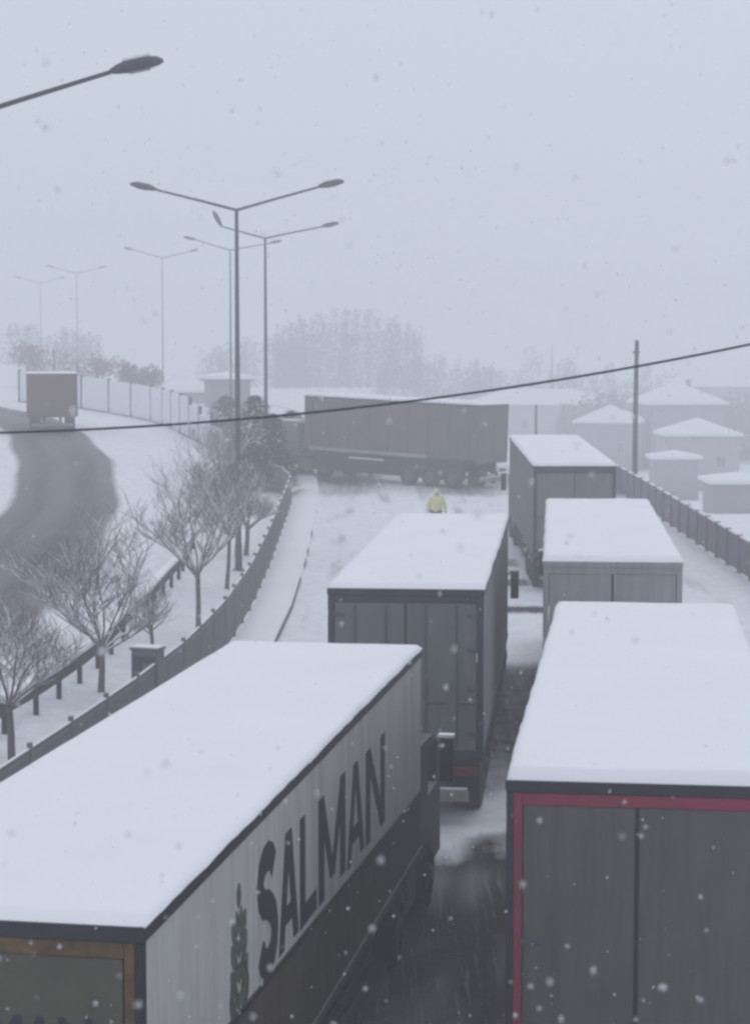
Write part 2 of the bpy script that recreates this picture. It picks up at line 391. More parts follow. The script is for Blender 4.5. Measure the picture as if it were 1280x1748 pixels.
def lorry(label, loc, head, L, body_m='panel_grey', door_m='door_grey', frame_m='rail_dark', seed=1, rx=0, top=3.9, floor=1.27,
          cab=True, ribs=0, lower=None, halves=None, header=False, snow=.13, top_m='rail_dark', cab_top=2.75, rods=False, rim=.10, outer=None, mir=(1.27, 1.75), cab_m='cab', seam=0.0):
    t = thing('semi_truck', label, 'truck', loc, -R(head), rx, 'trucks queuing on the snowy road')
    # box body walls: sides, front, roof (open at the back where the doors hang)
    if halves:
        box('side_panel', halves[1], t, -HW, -HW+.05, .06, L*.24, floor, top-.1)
        box('side_panel', halves[0], t, -HW, -HW+.05, L*.24+.006, L-.05, floor, top-.1)
    else:
        box('side_panel', body_m, t, -HW, -HW+.05, .06, L-.05, floor, top-.1)
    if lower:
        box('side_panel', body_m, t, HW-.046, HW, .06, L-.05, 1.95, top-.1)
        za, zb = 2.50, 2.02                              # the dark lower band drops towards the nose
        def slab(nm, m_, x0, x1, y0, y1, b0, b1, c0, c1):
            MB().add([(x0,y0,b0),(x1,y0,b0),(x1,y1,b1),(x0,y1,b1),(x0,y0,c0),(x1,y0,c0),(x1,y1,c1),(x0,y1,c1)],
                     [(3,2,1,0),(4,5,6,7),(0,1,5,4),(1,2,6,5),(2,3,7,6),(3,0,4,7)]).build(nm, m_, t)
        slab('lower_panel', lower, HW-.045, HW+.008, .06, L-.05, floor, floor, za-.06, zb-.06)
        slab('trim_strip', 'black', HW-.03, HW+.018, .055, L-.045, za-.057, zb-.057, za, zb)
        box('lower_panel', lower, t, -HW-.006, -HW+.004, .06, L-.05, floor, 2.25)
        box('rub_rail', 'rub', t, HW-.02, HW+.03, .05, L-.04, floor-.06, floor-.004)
    else:
        box('side_panel', body_m, t, HW-.05, HW, .06, L-.05, floor, top-.1)
    box('front_panel', body_m, t, -HW, HW, L-.047, L, floor, top-.1)
    box('roof_panel', body_m, t, -HW+.03, HW-.03, .05, L-.02, top-.06, top)
    for s in (-1, 1):
        box('top_rail', top_m, t, *(sorted((s*(HW-.04), s*(HW+.018)))), .0, L+.01, top-.097, top+.012, bev=.012)
        box('bottom_rail', 'rail_dark', t, *(sorted((s*(HW-.06), s*(HW+.012)))), .05, L, floor-.09 - (.06 if lower else 0), floor-.003 - (.06 if lower else 0))
    for k in range(ribs):
        yk = .5 + (L - 1) * k / (ribs - 1)
        for s in (-1, 1):
            box('side_post', body_m, t, *(sorted((s*(HW+.001), s*(HW+.028)))), yk-.03, yk+.03, floor+.02, top-.11)
    # rear frame, header, doors
    fw = .10
    box('rear_header', top_m, t, -HW-.01, HW+.01, -.03, .05, top-rim, top+.015, bev=.012)
    for s in (-1, 1):
        if outer:
            box('corner_post', outer, t, *(sorted((s*(HW-.055), s*(HW+.006)))), -.03, .055, floor, top-rim-.003, bev=.008)
            box('rear_post', frame_m, t, *(sorted((s*(HW-fw-.035), s*(HW-.058)))), -.025, .055, floor, top-rim-.003, bev=.01)
        else:
            box('rear_post', frame_m, t, *(sorted((s*(HW-fw), s*(HW+.004)))), -.025, .055, floor, top-rim-.003, bev=.01)
    if outer: fw += .035
    fr = box('rear_frame', frame_m, t, -HW+fw+.003, HW-fw-.003, -.02, .055, top-.215, top-rim-.005)
    box('rear_sill', frame_m, t, -HW, HW, -.02, .06, floor-.16, floor-.003, bev=.01)
    dw = HW - fw - .012
    for s in (-1, 1):
        d = box('door', door_m, t, *(sorted((seam + s*.02, s*dw))), -.012, .04, floor+.01, top-.222, bev=.008)
        for q in ((.28, .72) if rods else ()):
            xx = s * dw * q
            rb = MB().cyl((xx, -.035, (floor+top)/2-.1), (0,0,1), .016, top-floor-.34, 8)
            rb.build('lock_rod', 'steel', d)
            hb = MB().box(min(xx, xx + s*.34), max(xx, xx + s*.34), -.066, -.044, floor+.78, floor+.815, bev=.006); hb.build('handle', 'steel', d)
        for zz in ((floor+.25, floor+1.0, top-1.0, top-.45) if rods else (floor+.3, floor+1.1)):
            MB().box(*(sorted((s*(dw-.16), s*(dw+.02)))), -.034, -.014, zz, zz+.06, bev=.005).build('hinge', 'steel', d)
    box('door_seal', 'black', t, seam-.0195, seam+.0195, -.008, .03, floor+.01, top-.222)
    if header:
        for xx, ww in ((-.55, .22), (.1, .16), (.62, .3)):
            box('marker_light', 'black', t, xx, xx+ww, -.05, -.031, top-.12, top-.06, bev=.006)
    # underside
    for s in (-1, 1):
        box('chassis_beam', 'chassis', t, *(sorted((s*.38, s*.52))), .1, L-.6, .82, floor-.1)
        box('bulb_cluster', 'lamp_red', t, *(sorted((s*.72, s*1.16))), -.04, .06, .86, 1.0, bev=.012)
        box('mud_flap', 'black', t, *(sorted((s*.75, s*1.2))), .55, .565, .22, .98)
        for k in range(3): wheel(t, s*1.06, 1.5 + 1.31*k)
        sg = MB()
        for zz in (.5, .78): sg.box(*(sorted((s*1.2, s*1.235))), 5.0, min(L-3.4, 9.6), zz, zz+.11)
        if L > 9: sg.build('side_guard', 'chassis', t)
        lg = MB().box(*(sorted((s*.55, s*.7))), L-2.9, L-2.75, .1, 1.0); lg.box(*(sorted((s*.48, s*.78))), L-2.98, L-2.66, .07, .1)
        lg.build('landing_leg', 'steel', t)
    for k in range(3): MB().cyl((0, 1.5+1.31*k, .5), (1,0,0), .06, 1.9, 8).build('axle', 'chassis', t)
    bu = box('bumper', 'bumper', t, -1.05, 1.05, -.03, .05, .42, .62, bev=.015)
    MB().box(-.98, 1.02, -.028, .045, .622, .655, bev=.012).build('snow_patch', 'snow', bu)
    for s in (-1, 1): box('bumper_bracket', 'chassis', t, *(sorted((s*.4, s*.5))), .0, .049, .62, .84)
    box('number_plate', 'frame', t, -.26, .26, -.045, -.034, .66, .77)
    snow_cap('snow', t, -HW-.015, HW+.02, -.02, L+.01, top+.006, snow, seed)
    if cab:
        y0 = L + .45
        cb = MB(); prof = [(0, .95), (0, cab_top-.05), (.25, cab_top), (1.55, cab_top-.06), (2.2, 2.0 if cab_top < 3 else 2.3), (2.28, 1.5), (2.28, .55), (.9, .55), (.88, .95)]
        n = len(prof)
        vs = [(x, y0 + a, b) for x in (-1.16, 1.16) for a, b in prof]
        cb.add(vs, [tuple(range(n)), tuple(range(n, 2*n))[::-1]] + [(i, (i+1) % n, n+(i+1) % n, n+i) for i in range(n)])
        c = cb.build('cab', cab_m, t)
        for s in (-1, 1):
            MB().box(*(sorted((s*1.161, s*1.172))), y0+.95, y0+1.85, 1.62, 2.32).build('side_window', 'glass', c)
            q = link = MB().tube([(s*1.15, y0+1.9, mir[1]+.55), (s*(mir[0]+.06), y0+2.0, mir[1]+.68), (s*(mir[0]+.1), y0+2.0, mir[1]+.4)], [.022]*3, 6)
            q.box(*(sorted((s*mir[0], s*(mir[0]+.2)))), y0+1.93, y0+2.05, mir[1], mir[1]+.65, bev=.03)
            mi = q.build('mirror', 'black', t)
            MB().box(*(sorted((s*(mir[0]-.03), s*(mir[0]+.21)))), y0+1.91, y0+2.07, mir[1]+.652, mir[1]+.71, bev=.02).build('snow_patch', 'snow', mi)
            for yy in (L-1.2, L+1.55): wheel(t, s*1.03, yy, .5, .34)
        MB().box(-1.0, 1.0, y0+.3, y0+1.5, cab_top-.02, cab_top+.07, bev=.04).build('snow_patch', 'snow', c)
        ch = MB()
        for s in (-1, 1): ch.box(*(sorted((s*.4, s*.5))), L-2.4, y0+.85, .72, .94)
        ch.build('tractor_frame', 'chassis', t)
        for s in (-1, 1): MB().box(*(sorted((s*.62, s*1.15))), L-.45, L+.5, .38, .92, bev=.06).build('fuel_tank', 'steel', t)
    return t

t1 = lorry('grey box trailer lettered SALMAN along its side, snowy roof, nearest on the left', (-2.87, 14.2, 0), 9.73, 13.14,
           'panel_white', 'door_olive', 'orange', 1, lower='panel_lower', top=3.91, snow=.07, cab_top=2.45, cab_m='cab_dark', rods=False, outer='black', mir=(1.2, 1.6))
# side lettering: runs forward along the right-hand wall
def bar(p, q, w):                                      # a stroke of even horizontal width
    return [(p[0]-w/2, p[1]), (p[0]+w/2, p[1]), (q[0]+w/2, q[1]), (q[0]-w/2, q[1])]
def s_strokes(wd):
    pts = []; cx = wd / 2; rx, ry = wd * .36, .20
    for k in range(9): a = R(20 + 250 * k / 8); pts.append((cx + rx*math.cos(a), .705 + (ry+.0)*math.sin(a) + .06))
    for k in range(1, 10): a = R(90 - 250 * k / 9); pts.append((cx + rx*math.cos(a), .30 + (ry+.03)*math.sin(a)))
    out = []; t = .125
    L_ = []; R_ = []
    for k, p in enumerate(pts):
        a = Vector(pts[max(k-1, 0)]); b = Vector(pts[min(k+1, len(pts)-1)]); d = (b - a).normalized(); n = Vector((-d.y, d.x))
        L_.append(Vector(p) + n*t); R_.append(Vector(p) - n*t)
    return [[L_[k], L_[k+1], R_[k+1], R_[k]] for k in range(len(pts)-1)]
def strokes(ch, wd):
    w = {'S': .24, 'L': .25, 'A': .25}.get(ch, .30)
    if ch == 'S': return s_strokes(wd)
    if ch == 'L': return [bar((w/2, 0), (w/2, 1), w), [(w, 0), (wd, 0), (wd, .19), (w, .19)]]
    if ch == 'A': return [bar((w/2, 0), (wd/2-.015, 1), w*.95), bar((wd-w/2, 0), (wd/2+.015, 1), w*.95), [(wd*.3, .2), (wd*.7, .2), (wd*.66, .36), (wd*.34, .36)]]
    if ch == 'N': return [bar((w/2, 0), (w/2, 1), w), bar((wd-w/2, 0), (wd-w/2, 1), w), bar((wd-w/2, 0), (w/2, 1), w)]
    if ch == 'M': return [bar((w/2, 0), (w/2, 1), w), bar((wd-w/2, 0), (wd-w/2, 1), w), bar((wd/2, .12), (w/2, 1), w*.8), bar((wd/2, .12), (wd-w/2, 1), w*.8)]
for ch, a0_, a1_ in zip('SALMAN', (3.50, 4.34, 5.30, 6.20, 7.74, 8.92), (4.29, 5.24, 6.10, 7.66, 8.82, 10.22)):
    lm = MB()
    for k, poly in enumerate(strokes(ch, a1_ - a0_)):
        x1 = HW + .0035 + .0007 * k; zb_ = 2.40 - .022 * (a0_ - 3.5)
        pv_ = [(a0_ + u, zb_ + 1.08 * v) for u, v in poly]; n_ = len(pv_)
        lm.add([(HW+.001, a, b) for a, b in pv_] + [(x1, a, b) for a, b in pv_], [tuple(range(n_, 2*n_))] + [(q, (q+1) % n_, n_+(q+1) % n_, n_+q) for q in range(n_)])
    lm.build('letter', 'letter', t1)
mt = Matrix.Translation((-.46, -.0145, 2.93)) @ Matrix(((1, 0, 0, 0), (0, 0, -1, 0), (0, 1, 0, 0), (0, 0, 0, 1)))
text_mesh('SALMAN', 'rear_lettering', .32, 1.36, 'letter', t1, mt, .002, .03)
em = MB()                                             # emblem: stacked leaves and a ring in front of the name
def leaf(cy, cz, ang, ln, wd):
    pts = []
    for k in range(10):
        a = k / 10 * 2 * math.pi; u = math.cos(a) * ln / 2; v = math.sin(a) * wd / 2 * (1 - .35 * abs(math.cos(a)))
        pts.append((cy + u * math.cos(ang) - v * math.sin(ang), cz + u * math.sin(ang) + v * math.cos(ang)))
    n = len(pts); em.add([(HW+.001, a, b) for a, b in pts] + [(HW+.006, a, b) for a, b in pts], [tuple(range(n, 2*n))] + [(i, (i+1) % n, n+(i+1) % n, n+i) for i in range(n)])
for k, zc in enumerate((2.46, 2.68, 2.9, 3.1)):
    for s in (-1, 1):
        leaf(2.82 + s * (.22 - .02*k), zc, R(90 - s*38), .36 - .03*k, .2)
        leaf(2.82 + s * (.09 - .01*k), zc + .08, R(90 - s*22), .26 - .02*k, .11)
    leaf(2.82, zc + .02, R(90), .16, .08)
leaf(2.82, 3.38, R(90), .22, .16)
for k in range(16):
    a = k / 16 * 2 * math.pi; leaf(2.82 + .30 * math.cos(a), 2.58 + .2 * math.sin(a), a + R(90), .13, .07)
em.build('emblem', 'emblem', t1)

lorry('dark grey box trailer with twin rear doors, straight ahead of the SALMAN trailer', (.50, 33.3, 0), 5.36, 13.8, 'panel_grey', 'door_dark', 'rail_dark', 2,
      header=True, top=3.93, snow=.09, rods=True)
r1 = lorry('grey trailer with red door frame at its rear, nearest on the right', (2.545, 18.62, 0), 7.2, 12.46, 'panel_grey', 'door_grey', 'red', 3, top=3.91, snow=.11, outer='rail_dark', seam=-.12)
r1.scale = (1.04, 1, 1)
lorry('silver backed trailer with plain snowy roof between two other trailers on the right', (4.39, 37.66, 0), 5.0, 14.0, 'panel_grey', 'door_silver', 'door_silver', 4,
      top=3.9, snow=.11, top_m='door_silver')
lorry('farthest trailer of the right queue, ribbed dark sides and grey rear', (6.18, 63.4, .14), .6, 13.4, 'panel_grey', 'door_dark', 'rail_dark', 5, rx=R(1.1),
      ribs=14, top=3.96, snow=.11)
far_t = lorry('pinkish grey trailer turned sideways across the road ahead by the evergreens', (5.6, 98.4, .80), -53, 10.6, 'panel_moss', 'panel_moss', 'panel_moss', 6, rx=R(1.6),
      halves=('panel_pink', 'panel_moss'), top=4.1, floor=1.45, snow=.1, ribs=0)
for k in range(9):
    box('side_post', 'panel_moss', far_t, -HW-.03, -HW-.001, .5+k*1.2, .56+k*1.2, 1.47, 3.98)
MB().box(-HW-.1, -HW-.014, 2.9, 10.2, 1.40, 1.58, bev=.03).build('snow_ledge', 'wall', far_t)
MB().box(-1.17, -1.13, .9, 9.9, .42, 1.44).build('underside_shade_sheet', 'chassis', far_t)  # dark sheet added as the trailer's shaded underside, closing the bright gap
tb = MB().box(-1.25, -.7, 5.6, 7.8, .55, 1.1, bev=.04).build('tool_box', 'chassis', far_t)
MB().box(-1.24, -.72, 5.63, 7.77, 1.095, 1.19, bev=.04).build('snow_patch', 'snow', tb)

# red-brown lorry driving away on the left carriageway
zt = height(-17.3, 110)
lt = thing('box_truck', 'reddish brown truck driving away uphill on the left carriageway', 'truck', (-17.3, 110, zt - .05), R(9))
W2 = 1.36
box('body', 'truck_red', lt, -W2, W2, 0, 7.0, 1.0, 3.3, bev=.05)
box('tail_gate', 'truck_red', lt, -W2+.1, W2-.1, -.05, -.003, 1.15, 3.1, bev=.02)
for xx in (-.9, -.3, .3, .9): box('tail_rib', 'truck_red', lt, xx-.05, xx+.05, -.1, -.053, 1.2, 3.05)
box('cab', 'cab', lt, -1.2, 1.2, 7.2, 9.0, .7, 2.9, bev=.12)
for s in (-1, 1):
    box('chassis_beam', 'chassis', lt, *(sorted((s*.38, s*.5))), .1, 8.6, .7, 1.047)
    box('mud_flap', 'black', lt, *(sorted((s*.65, s*1.2))), .25, .27, .3, .98)
    box('tail_light', 'lamp_red', lt, *(sorted((s*.8, s*1.15))), -.03, .03, .85, .98)
    for yy in (1.3, 2.6, 8.0): wheel(lt, s*1.0, yy, .5, .4)
box('bumper', 'bumper', lt, -1.1, 1.1, -.06, .04, .5, .64)
snow_cap('snow', lt, -W2, W2, 0, 7.0, 3.305, .04, 11, 8, 20)

# ------------------------------------------------------------------ street lamps on the median
def street_lamp(label, x, y, z0, ztop, spans=(3.45, 3.5), rises=(.7, .8), droop=None, ang=0, thin=1.0):
    t = thing('street_lamp', label, 'street lamp', (x, y, z0), ang, 0, 'street lamps along the median')
    h = ztop - z0
    pb = MB().tube([(0,0,-.05), (0,0,.9), (0,0,.92), (0,0,h*.55), (0,0,h)], [q * thin for q in (.13, .125, .105, .085, .06)], 10)
    pb.box(-.2, .2, -.2, .2, -.04, .03); pb.build('pole', 'pole', t)
    MB().box(-.05, .05, -.128, -.10, .35, .75, bev=.008).build('access_cover', 'steel', t)
    for s, sp, rs in ((-1, spans[0], rises[0]), (1, spans[1], rises[1])):
        if sp == 0: continue
        sp -= .15; hl = .85
        MB().tube([(0,0,h-.04), (s*sp*.35, 0, h+rs*.36), (s*(sp-hl*.8), 0, h+rs*.86)], [.048, .042, .036], 8).build('arm', 'pole', t)
        tilt = R(12) * s
        mtx = Matrix.Translation((s*(sp-hl*.8), 0, h+rs*.86)) @ Matrix.Rotation(-tilt, 4, 'Y')
        if droop and s == -1: mtx = Matrix.Translation((s*(sp-hl*.8), 0, h+rs*.86)) @ Matrix.Rotation(R(-118), 4, 'Y') @ Matrix.Rotation(math.pi, 4, 'Z')
        hm = MB(); secs = [(0, .05, .05), (.12, .12, .10), (.3, .17, .14), (.6, .175, .14), (.8, .14, .10), (.89, .06, .04)]
        n = 12; vs = []
        for a, wy, hz in secs:
            for k in range(n):
                th = 2*math.pi*k/n; zz = math.sin(th)*hz; zz = zz if zz > 0 else zz*.55
                vs.append(mtx @ Vector((s*a if not (droop and s == -1) else s*a, wy*math.cos(th), zz)))
        fs = [(i*n+k, i*n+(k+1) % n, (i+1)*n+(k+1) % n, (i+1)*n+k) for i in range(len(secs)-1) for k in range(n)] + [tuple(range(n)), tuple((len(secs)-1)*n+k for k in range(n))]
        hd = hm.add(vs, fs).build('lamp_head', 'pole', t, smooth=True)
        MB().box(*(sorted((s*.3, s*.66))), -.09, .09, -.092, -.06, bev=.012, mtx=mtx).build('lens', 'lens', hd)
        if not droop or s == 1:
            MB().box(*(sorted((s*.24, s*.7))), -.10, .10, .11, .165, bev=.026, mtx=mtx).build('snow', 'snow', hd)
    return t
street_lamp('near street lamp whose single lamp head reaches in at the upper left', -7.1, 34, height(-7.1, 34), 11.55, (0, 3.6), (0, .95))
street_lamp('tall sharp double armed street lamp standing beside the fence', -4.55, 68, height(-4.55, 68), 12.3, (3.45, 3.5), (.72, .82))
street_lamp('double armed street lamp with its left lamp head hanging down', -5.42, 102, height(-5.42, 102), 13.05, (2.95, 3.6), (.62, .6), droop=True)
street_lamp('fog paled double armed street lamp just left of the tallest pole', -10.45, 149, height(-10.45, 149), 14.5, (3.3, 3.7), (.8, .55), ang=R(8), thin=0.85)
street_lamp('faint street lamp behind the white barrier, between the truck and the pole', -19.7, 191, height(-19.7, 191), 15.6, (3.5, 3.4), (.8, .7), ang=R(15), thin=0.6)
street_lamp('very faint street lamp above the reddish trees', -34.0, 235, height(-34, 235), 15.6, (3.4, 3.4), (.7, .7), ang=R(20), thin=0.6)
street_lamp('almost vanished street lamp above the reddish truck', -44.6, 275, height(-44.6, 275), 15.6, (3.4, 3.4), (.7, .7), ang=R(25), thin=0.6)

# ------------------------------------------------------------------ fence with vertical bars along the pavement
def along(pts, step):
    out = [Vector(pts[0])]; acc = 0.0
    for a, b in zip(pts, pts[1:]):
        a, b = Vector(a), Vector(b); d = (b - a).length; p = 0
        while acc + (d - p) >= step:
            p += step - acc; acc = 0; out.append(a + (b - a) * (p / d))
        acc += d - p
    return out
line = [(x_fence(y), y) for y in range(26, 93)] + [(-4.9, 94.3), (-6.4, 95.4)]
posts = along(line, 2.4)
fn = thing('metal_fence', 'grey green metal bar fence curving along the pavement under the bare trees', 'fence', (posts[0].x, posts[0].y, height(*posts[0])))
org = Vector(fn.location)
for i, p in enumerate(posts):
    z = height(p.x, p.y) - org.z
    MB().box(-.045, .045, -.045, .045, z-.1, z+1.42, bev=.008, mtx=Matrix.Translation((p.x-org.x, p.y-org.y, 0))).build('post', 'fence', fn)
    if i + 1 == len(posts): break
    q = posts[i+1]; z2 = height(q.x, q.y) - org.z; d = (q - p).length; a = math.atan2(q.y-p.y, q.x-p.x)
    base = Matrix.Translation((p.x-org.x, p.y-org.y, z)) @ Matrix.Rotation(a, 4, 'Z') @ Matrix.Rotation(-math.atan2(z2-z, d), 4, 'Y')
    r = MB()
    for zz in (.16, 1.2): r.box(.05, d-.05, -.02, .02, zz, zz+.05, mtx=base)
    pr = r.build('rail', 'fence', fn)
    bars = MB(); nb = 24
    for k in range(nb):
        xx = .08 + (d-.16) * (k+.5)/nb; bars.box(xx-.017, xx+.017, -.012, .012, .08, 1.32, mtx=base)
    bars.build('bars', 'fence', pr, kind='stuff')
    sn = MB().box(.06, d-.06, -.025, .025, 1.322, 1.345, bev=.01, mtx=base); sn.build('snow', 'snow', pr)

# right-hand panel fence
line = [(x_right(y) + .1, y) for y in range(34, 104)]
posts = along(line, 2.0)
rf = thing('panel_fence', 'purple grey panel fence with snow on its top, along the right edge', 'fence', (posts[0].x, posts[0].y, height(*posts[0])))
org = Vector(rf.location)
for i, p in enumerate(posts):
    z = height(p.x, p.y) - org.z
    MB().box(-.09, .09, -.09, .09, z-.1, z+1.28, bev=.012, mtx=Matrix.Translation((p.x-org.x, p.y-org.y, 0))).build('post', 'fence_panel', rf)
    if i + 1 == len(posts): break
    q = posts[i+1]; z2 = height(q.x, q.y) - org.z; d = (q - p).length; a = math.atan2(q.y-p.y, q.x-p.x)
    base = Matrix.Translation((p.x-org.x, p.y-org.y, z)) @ Matrix.Rotation(a, 4, 'Z') @ Matrix.Rotation(-math.atan2(z2-z, d), 4, 'Y')
    for k in range(4):
        MB().box(.095 + (d-.19)*k/4 + .012, .095 + (d-.19)*(k+1)/4 - .012, -.02, .02, .05, 1.12, mtx=base).build('panel', 'fence_panel', rf)
    rr = MB().box(.09, d-.09, -.03, .03, 1.123, 1.19, mtx=base).build('rail', 'fence_panel', rf)
    MB().box(.09, d-.09, -.05, .05, 1.19, 1.26, bev=.025, mtx=base).build('snow', 'snow', rr)

# white snow-plastered slab barrier beside the left carriageway
pts = [(-6.3, 100), (-7.6, 107), (-9.6, 114.5), (-11.8, 124), (-14.2, 134), (-17.6, 141), (-22, 147), (-27, 152)]
posts = along(pts, 4.0)
bf = thing('slab_barrier', 'white slab barrier plastered with snow, between reddish truck and lamp posts', 'barrier', (posts[0].x, posts[0].y, height(*posts[0])))
org = Vector(bf.location)
for i, p in enumerate(posts):
    z = height(p.x, p.y) - org.z; hh = .7 + 1.6 * min(1, i / 5)
    MB().box(-.11, .11, -.11, .11, z-.2, z+hh+.12, bev=.01, mtx=Matrix.Translation((p.x-org.x, p.y-org.y, 0))).build('post', 'fence_panel', bf)
    if i + 1 == len(posts): break
    q = posts[i+1]; z2 = height(q.x, q.y) - org.z; d = (q - p).length; a = math.atan2(q.y-p.y, q.x-p.x)
    base = Matrix.Translation((p.x-org.x, p.y-org.y, z)) @ Matrix.Rotation(a, 4, 'Z') @ Matrix.Rotation(-math.atan2(z2-z, d), 4, 'Y')
    pn = MB().box(.12, d-.12, -.06, .06, .1, hh, bev=.02, mtx=base).build('slab', 'snow', bf)
    MB().box(.12, d-.12, .061, .1, .35, hh, bev=.015, mtx=base).build('snow', 'snow', pn)
    MB().box(.12, d-.12, -.05, .05, -.15, .097, mtx=base).build('plinth', 'fence_panel', bf)

# guard rail with snow along the left carriageway
gp = along([(-8.1, 32), (-7.45, 39.0), (-7.0, 42), (-6.55, 47.5), (-6.3, 56), (-6.15, 64), (-6.4, 72)], 2.0)
gr = thing('guard_rail', 'snow topped steel guard rail between the bare trees and the left carriageway', 'guard rail', (gp[0].x, gp[0].y, height(*gp[0])))
org = Vector(gr.location)
for i, p in enumerate(gp):
    z = height(p.x, p.y) - org.z
    MB().box(-.05, .05, -.06, .06, z-.1, z+.66, mtx=Matrix.Translation((p.x-org.x, p.y-org.y, 0))).build('post', 'chassis', gr)
    if i + 1 == len(gp): break
    q = gp[i+1]; z2 = height(q.x, q.y) - org.z; d = (q - p).length; a = math.atan2(q.y-p.y, q.x-p.x)
    base = Matrix.Translation((p.x-org.x, p.y-org.y, z)) @ Matrix.Rotation(a, 4, 'Z') @ Matrix.Rotation(-math.atan2(z2-z, d), 4, 'Y')
    prof = [(-.09, .42), (-.13, .48), (-.09, .56), (-.13, .64), (-.09, .72), (-.065, .72), (-.065, .42)]
    vs = [base @ Vector((xx, a_, b_)) for xx in (-.02, d+.02) for a_, b_ in prof]; n = len(prof)
    rl = MB().add(vs, [(k, (k+1) % n, n+(k+1) % n, n+k) for k in range(n)] + [tuple(range(n)), tuple(range(n, 2*n))]).build('rail', 'chassis', gr)
    MB().box(-.01, d+.01, -.15, .08, .722, .82, bev=.035, mtx=base).build('snow', 'snow', rl)

# ------------------------------------------------------------------ bare trees
def bare_tree(label, x, y, hf, H, wid, seed, twigs=1.6, dense=6, r0=.085, m='bark'):
    rnd = random.Random(seed); z = height(x, y)
    t = thing('bare_tree', label, 'tree', (x, y, z), 0, 0, 'bare street trees along the fence')
    lean = Vector((rnd.uniform(-.06, .06), rnd.uniform(-.06, .06), 0))
    top = Vector((0, 0, hf)) + lean * hf
    MB().tube([(0,0,-.08), (0,0,.06), top * .5 + Vector((.015, 0, 0)), top], [r0*1.15, r0*.95, r0*.8, r0*.78], 9).build('trunk', m, t, smooth=True)
    big = MB(); fine = MB(); sn = MB()
    ch = H - hf
    def grow(p, d, ln, r, depth):
        k = 4; pts = [p.copy()]; q = p.copy(); dd = d.copy()
        for i in range(k):
            dd = (dd + Vector((rnd.gauss(0, .13), rnd.gauss(0, .13), .07 + rnd.gauss(0, .07)))).normalized()
            q = q + dd * ln / k; pts.append(q.copy())
        rr = [r * (1 - .5 * i / k) for i in range(k + 1)]
        (big if depth < 2 else fine).tube(pts, rr, 6 if depth < 2 else 3, cap=False)
        if depth < 4 and abs(d.z) < .96:
            off = Vector((0, 0, 1))
            sn.tube([a + off * b * .75 for a, b in zip(pts, rr)], [b * 1.0 for b in rr], 4, cap=False)
        if depth >= 4: return
        nb = [dense, 4, 4, 3][depth] if depth else dense
        nb = max(2, int(nb * twigs))
        for j in range(nb):
            f = .35 + .65 * (j + rnd.random()) / nb if depth else 1
            i = min(k - 1, int(f * k)); b = pts[i].lerp(pts[i+1], f * k - i if f < 1 else 1)
            az = rnd.uniform(0, 2*math.pi); sp = rnd.uniform(.45, .85)
            side = Vector((math.cos(az), math.sin(az), rnd.uniform(-.1, .45)))
            nd = (dd * (1 - sp * .5) + side * sp).normalized()
            grow(b, nd, ln * rnd.uniform(.45, .68), r * rnd.uniform(.46, .58), depth + 1)
    n0 = 13
    for j in range(n0):
        az = 2*math.pi*j/n0 + rnd.uniform(-.3, .3); el = rnd.uniform(.5, 1.2) if j < n0-1 else 1.4
        d = Vector((math.cos(az)*math.cos(el)*wid/(ch*1.2)*1.2, math.sin(az)*math.cos(el)*wid/(ch*1.2)*1.2, math.sin(el))).normalized()
        ln = ch * .56 if el > .8 else wid * .36
        grow(top - Vector((0, 0, rnd.uniform(0, .25))), d, ln * rnd.uniform(.85, 1.05), r0 * .34, 1)
    c = big.build('branch', m, t)
    fine.build('twigs', m, c, kind='stuff')
    sn.build('snow', 'snow', c, kind='stuff')
    return t
bare_tree('bare tree at the left edge with snow lined branches, nearest the camera', -6.72, 37.4, 1.25, 3.9, 3.8, 3)
bare_tree('bare spreading tree left of the green cabinet, in front of the dark carriageway', -6.1, 45.2, 1.1, 4.25, 4.0, 5)
bare_tree('small bare tree directly behind the green cabinet', -5.45, 49.7, .9, 2.5, 2.2, 8, twigs=.8, r0=.06)
bare_tree('tallest bare tree with straight trunk beside the sharp street lamp', -4.74, 54.5, 1.75, 5.5, 3.8, 12, r0=.08)
bare_tree('hazy bare tree rising just left of the tall street lamp', -4.6, 63.3, 1.75, 4.8, 2.6, 15, r0=.075)
bare_tree('bare tree with thick trunk just right of the tall street lamp', -4.55, 72, 1.1, 3.6, 2.4, 23, r0=.1)
bare_tree('faint bare tree between the tall lamp and the white slab barrier', -6.6, 88, 1.2, 4.0, 3.0, 19, r0=.075)

# ------------------------------------------------------------------ green cabinet by the fence
zc = height(-4.83, 42.2)
cb = thing('utility_cabinet', 'green grey utility cabinet standing at the fence under the bare trees', 'cabinet', (-4.72, 42.2, zc), R(-18))
box('plinth', 'concrete', cb, -.28, .28, -.2, .2, -.1, .35, bev=.015)
box('housing', 'cabinet', cb, -.3, .3, -.18, .18, .353, 1.62, bev=.02)
box('door', 'rail_dark', cb, -.25, .25, -.2, -.183, .75, 1.5, bev=.006)
box('notice_plate', 'cabinet', cb, -.02, .2, -.212, -.203, .95, 1.35)
box('lid', 'cabinet', cb, -.33, .33, -.21, .21, 1.623, 1.67, bev=.012)
box('snow', 'snow', cb, -.32, .32, -.2, .2, 1.672, 1.70, bev=.012)

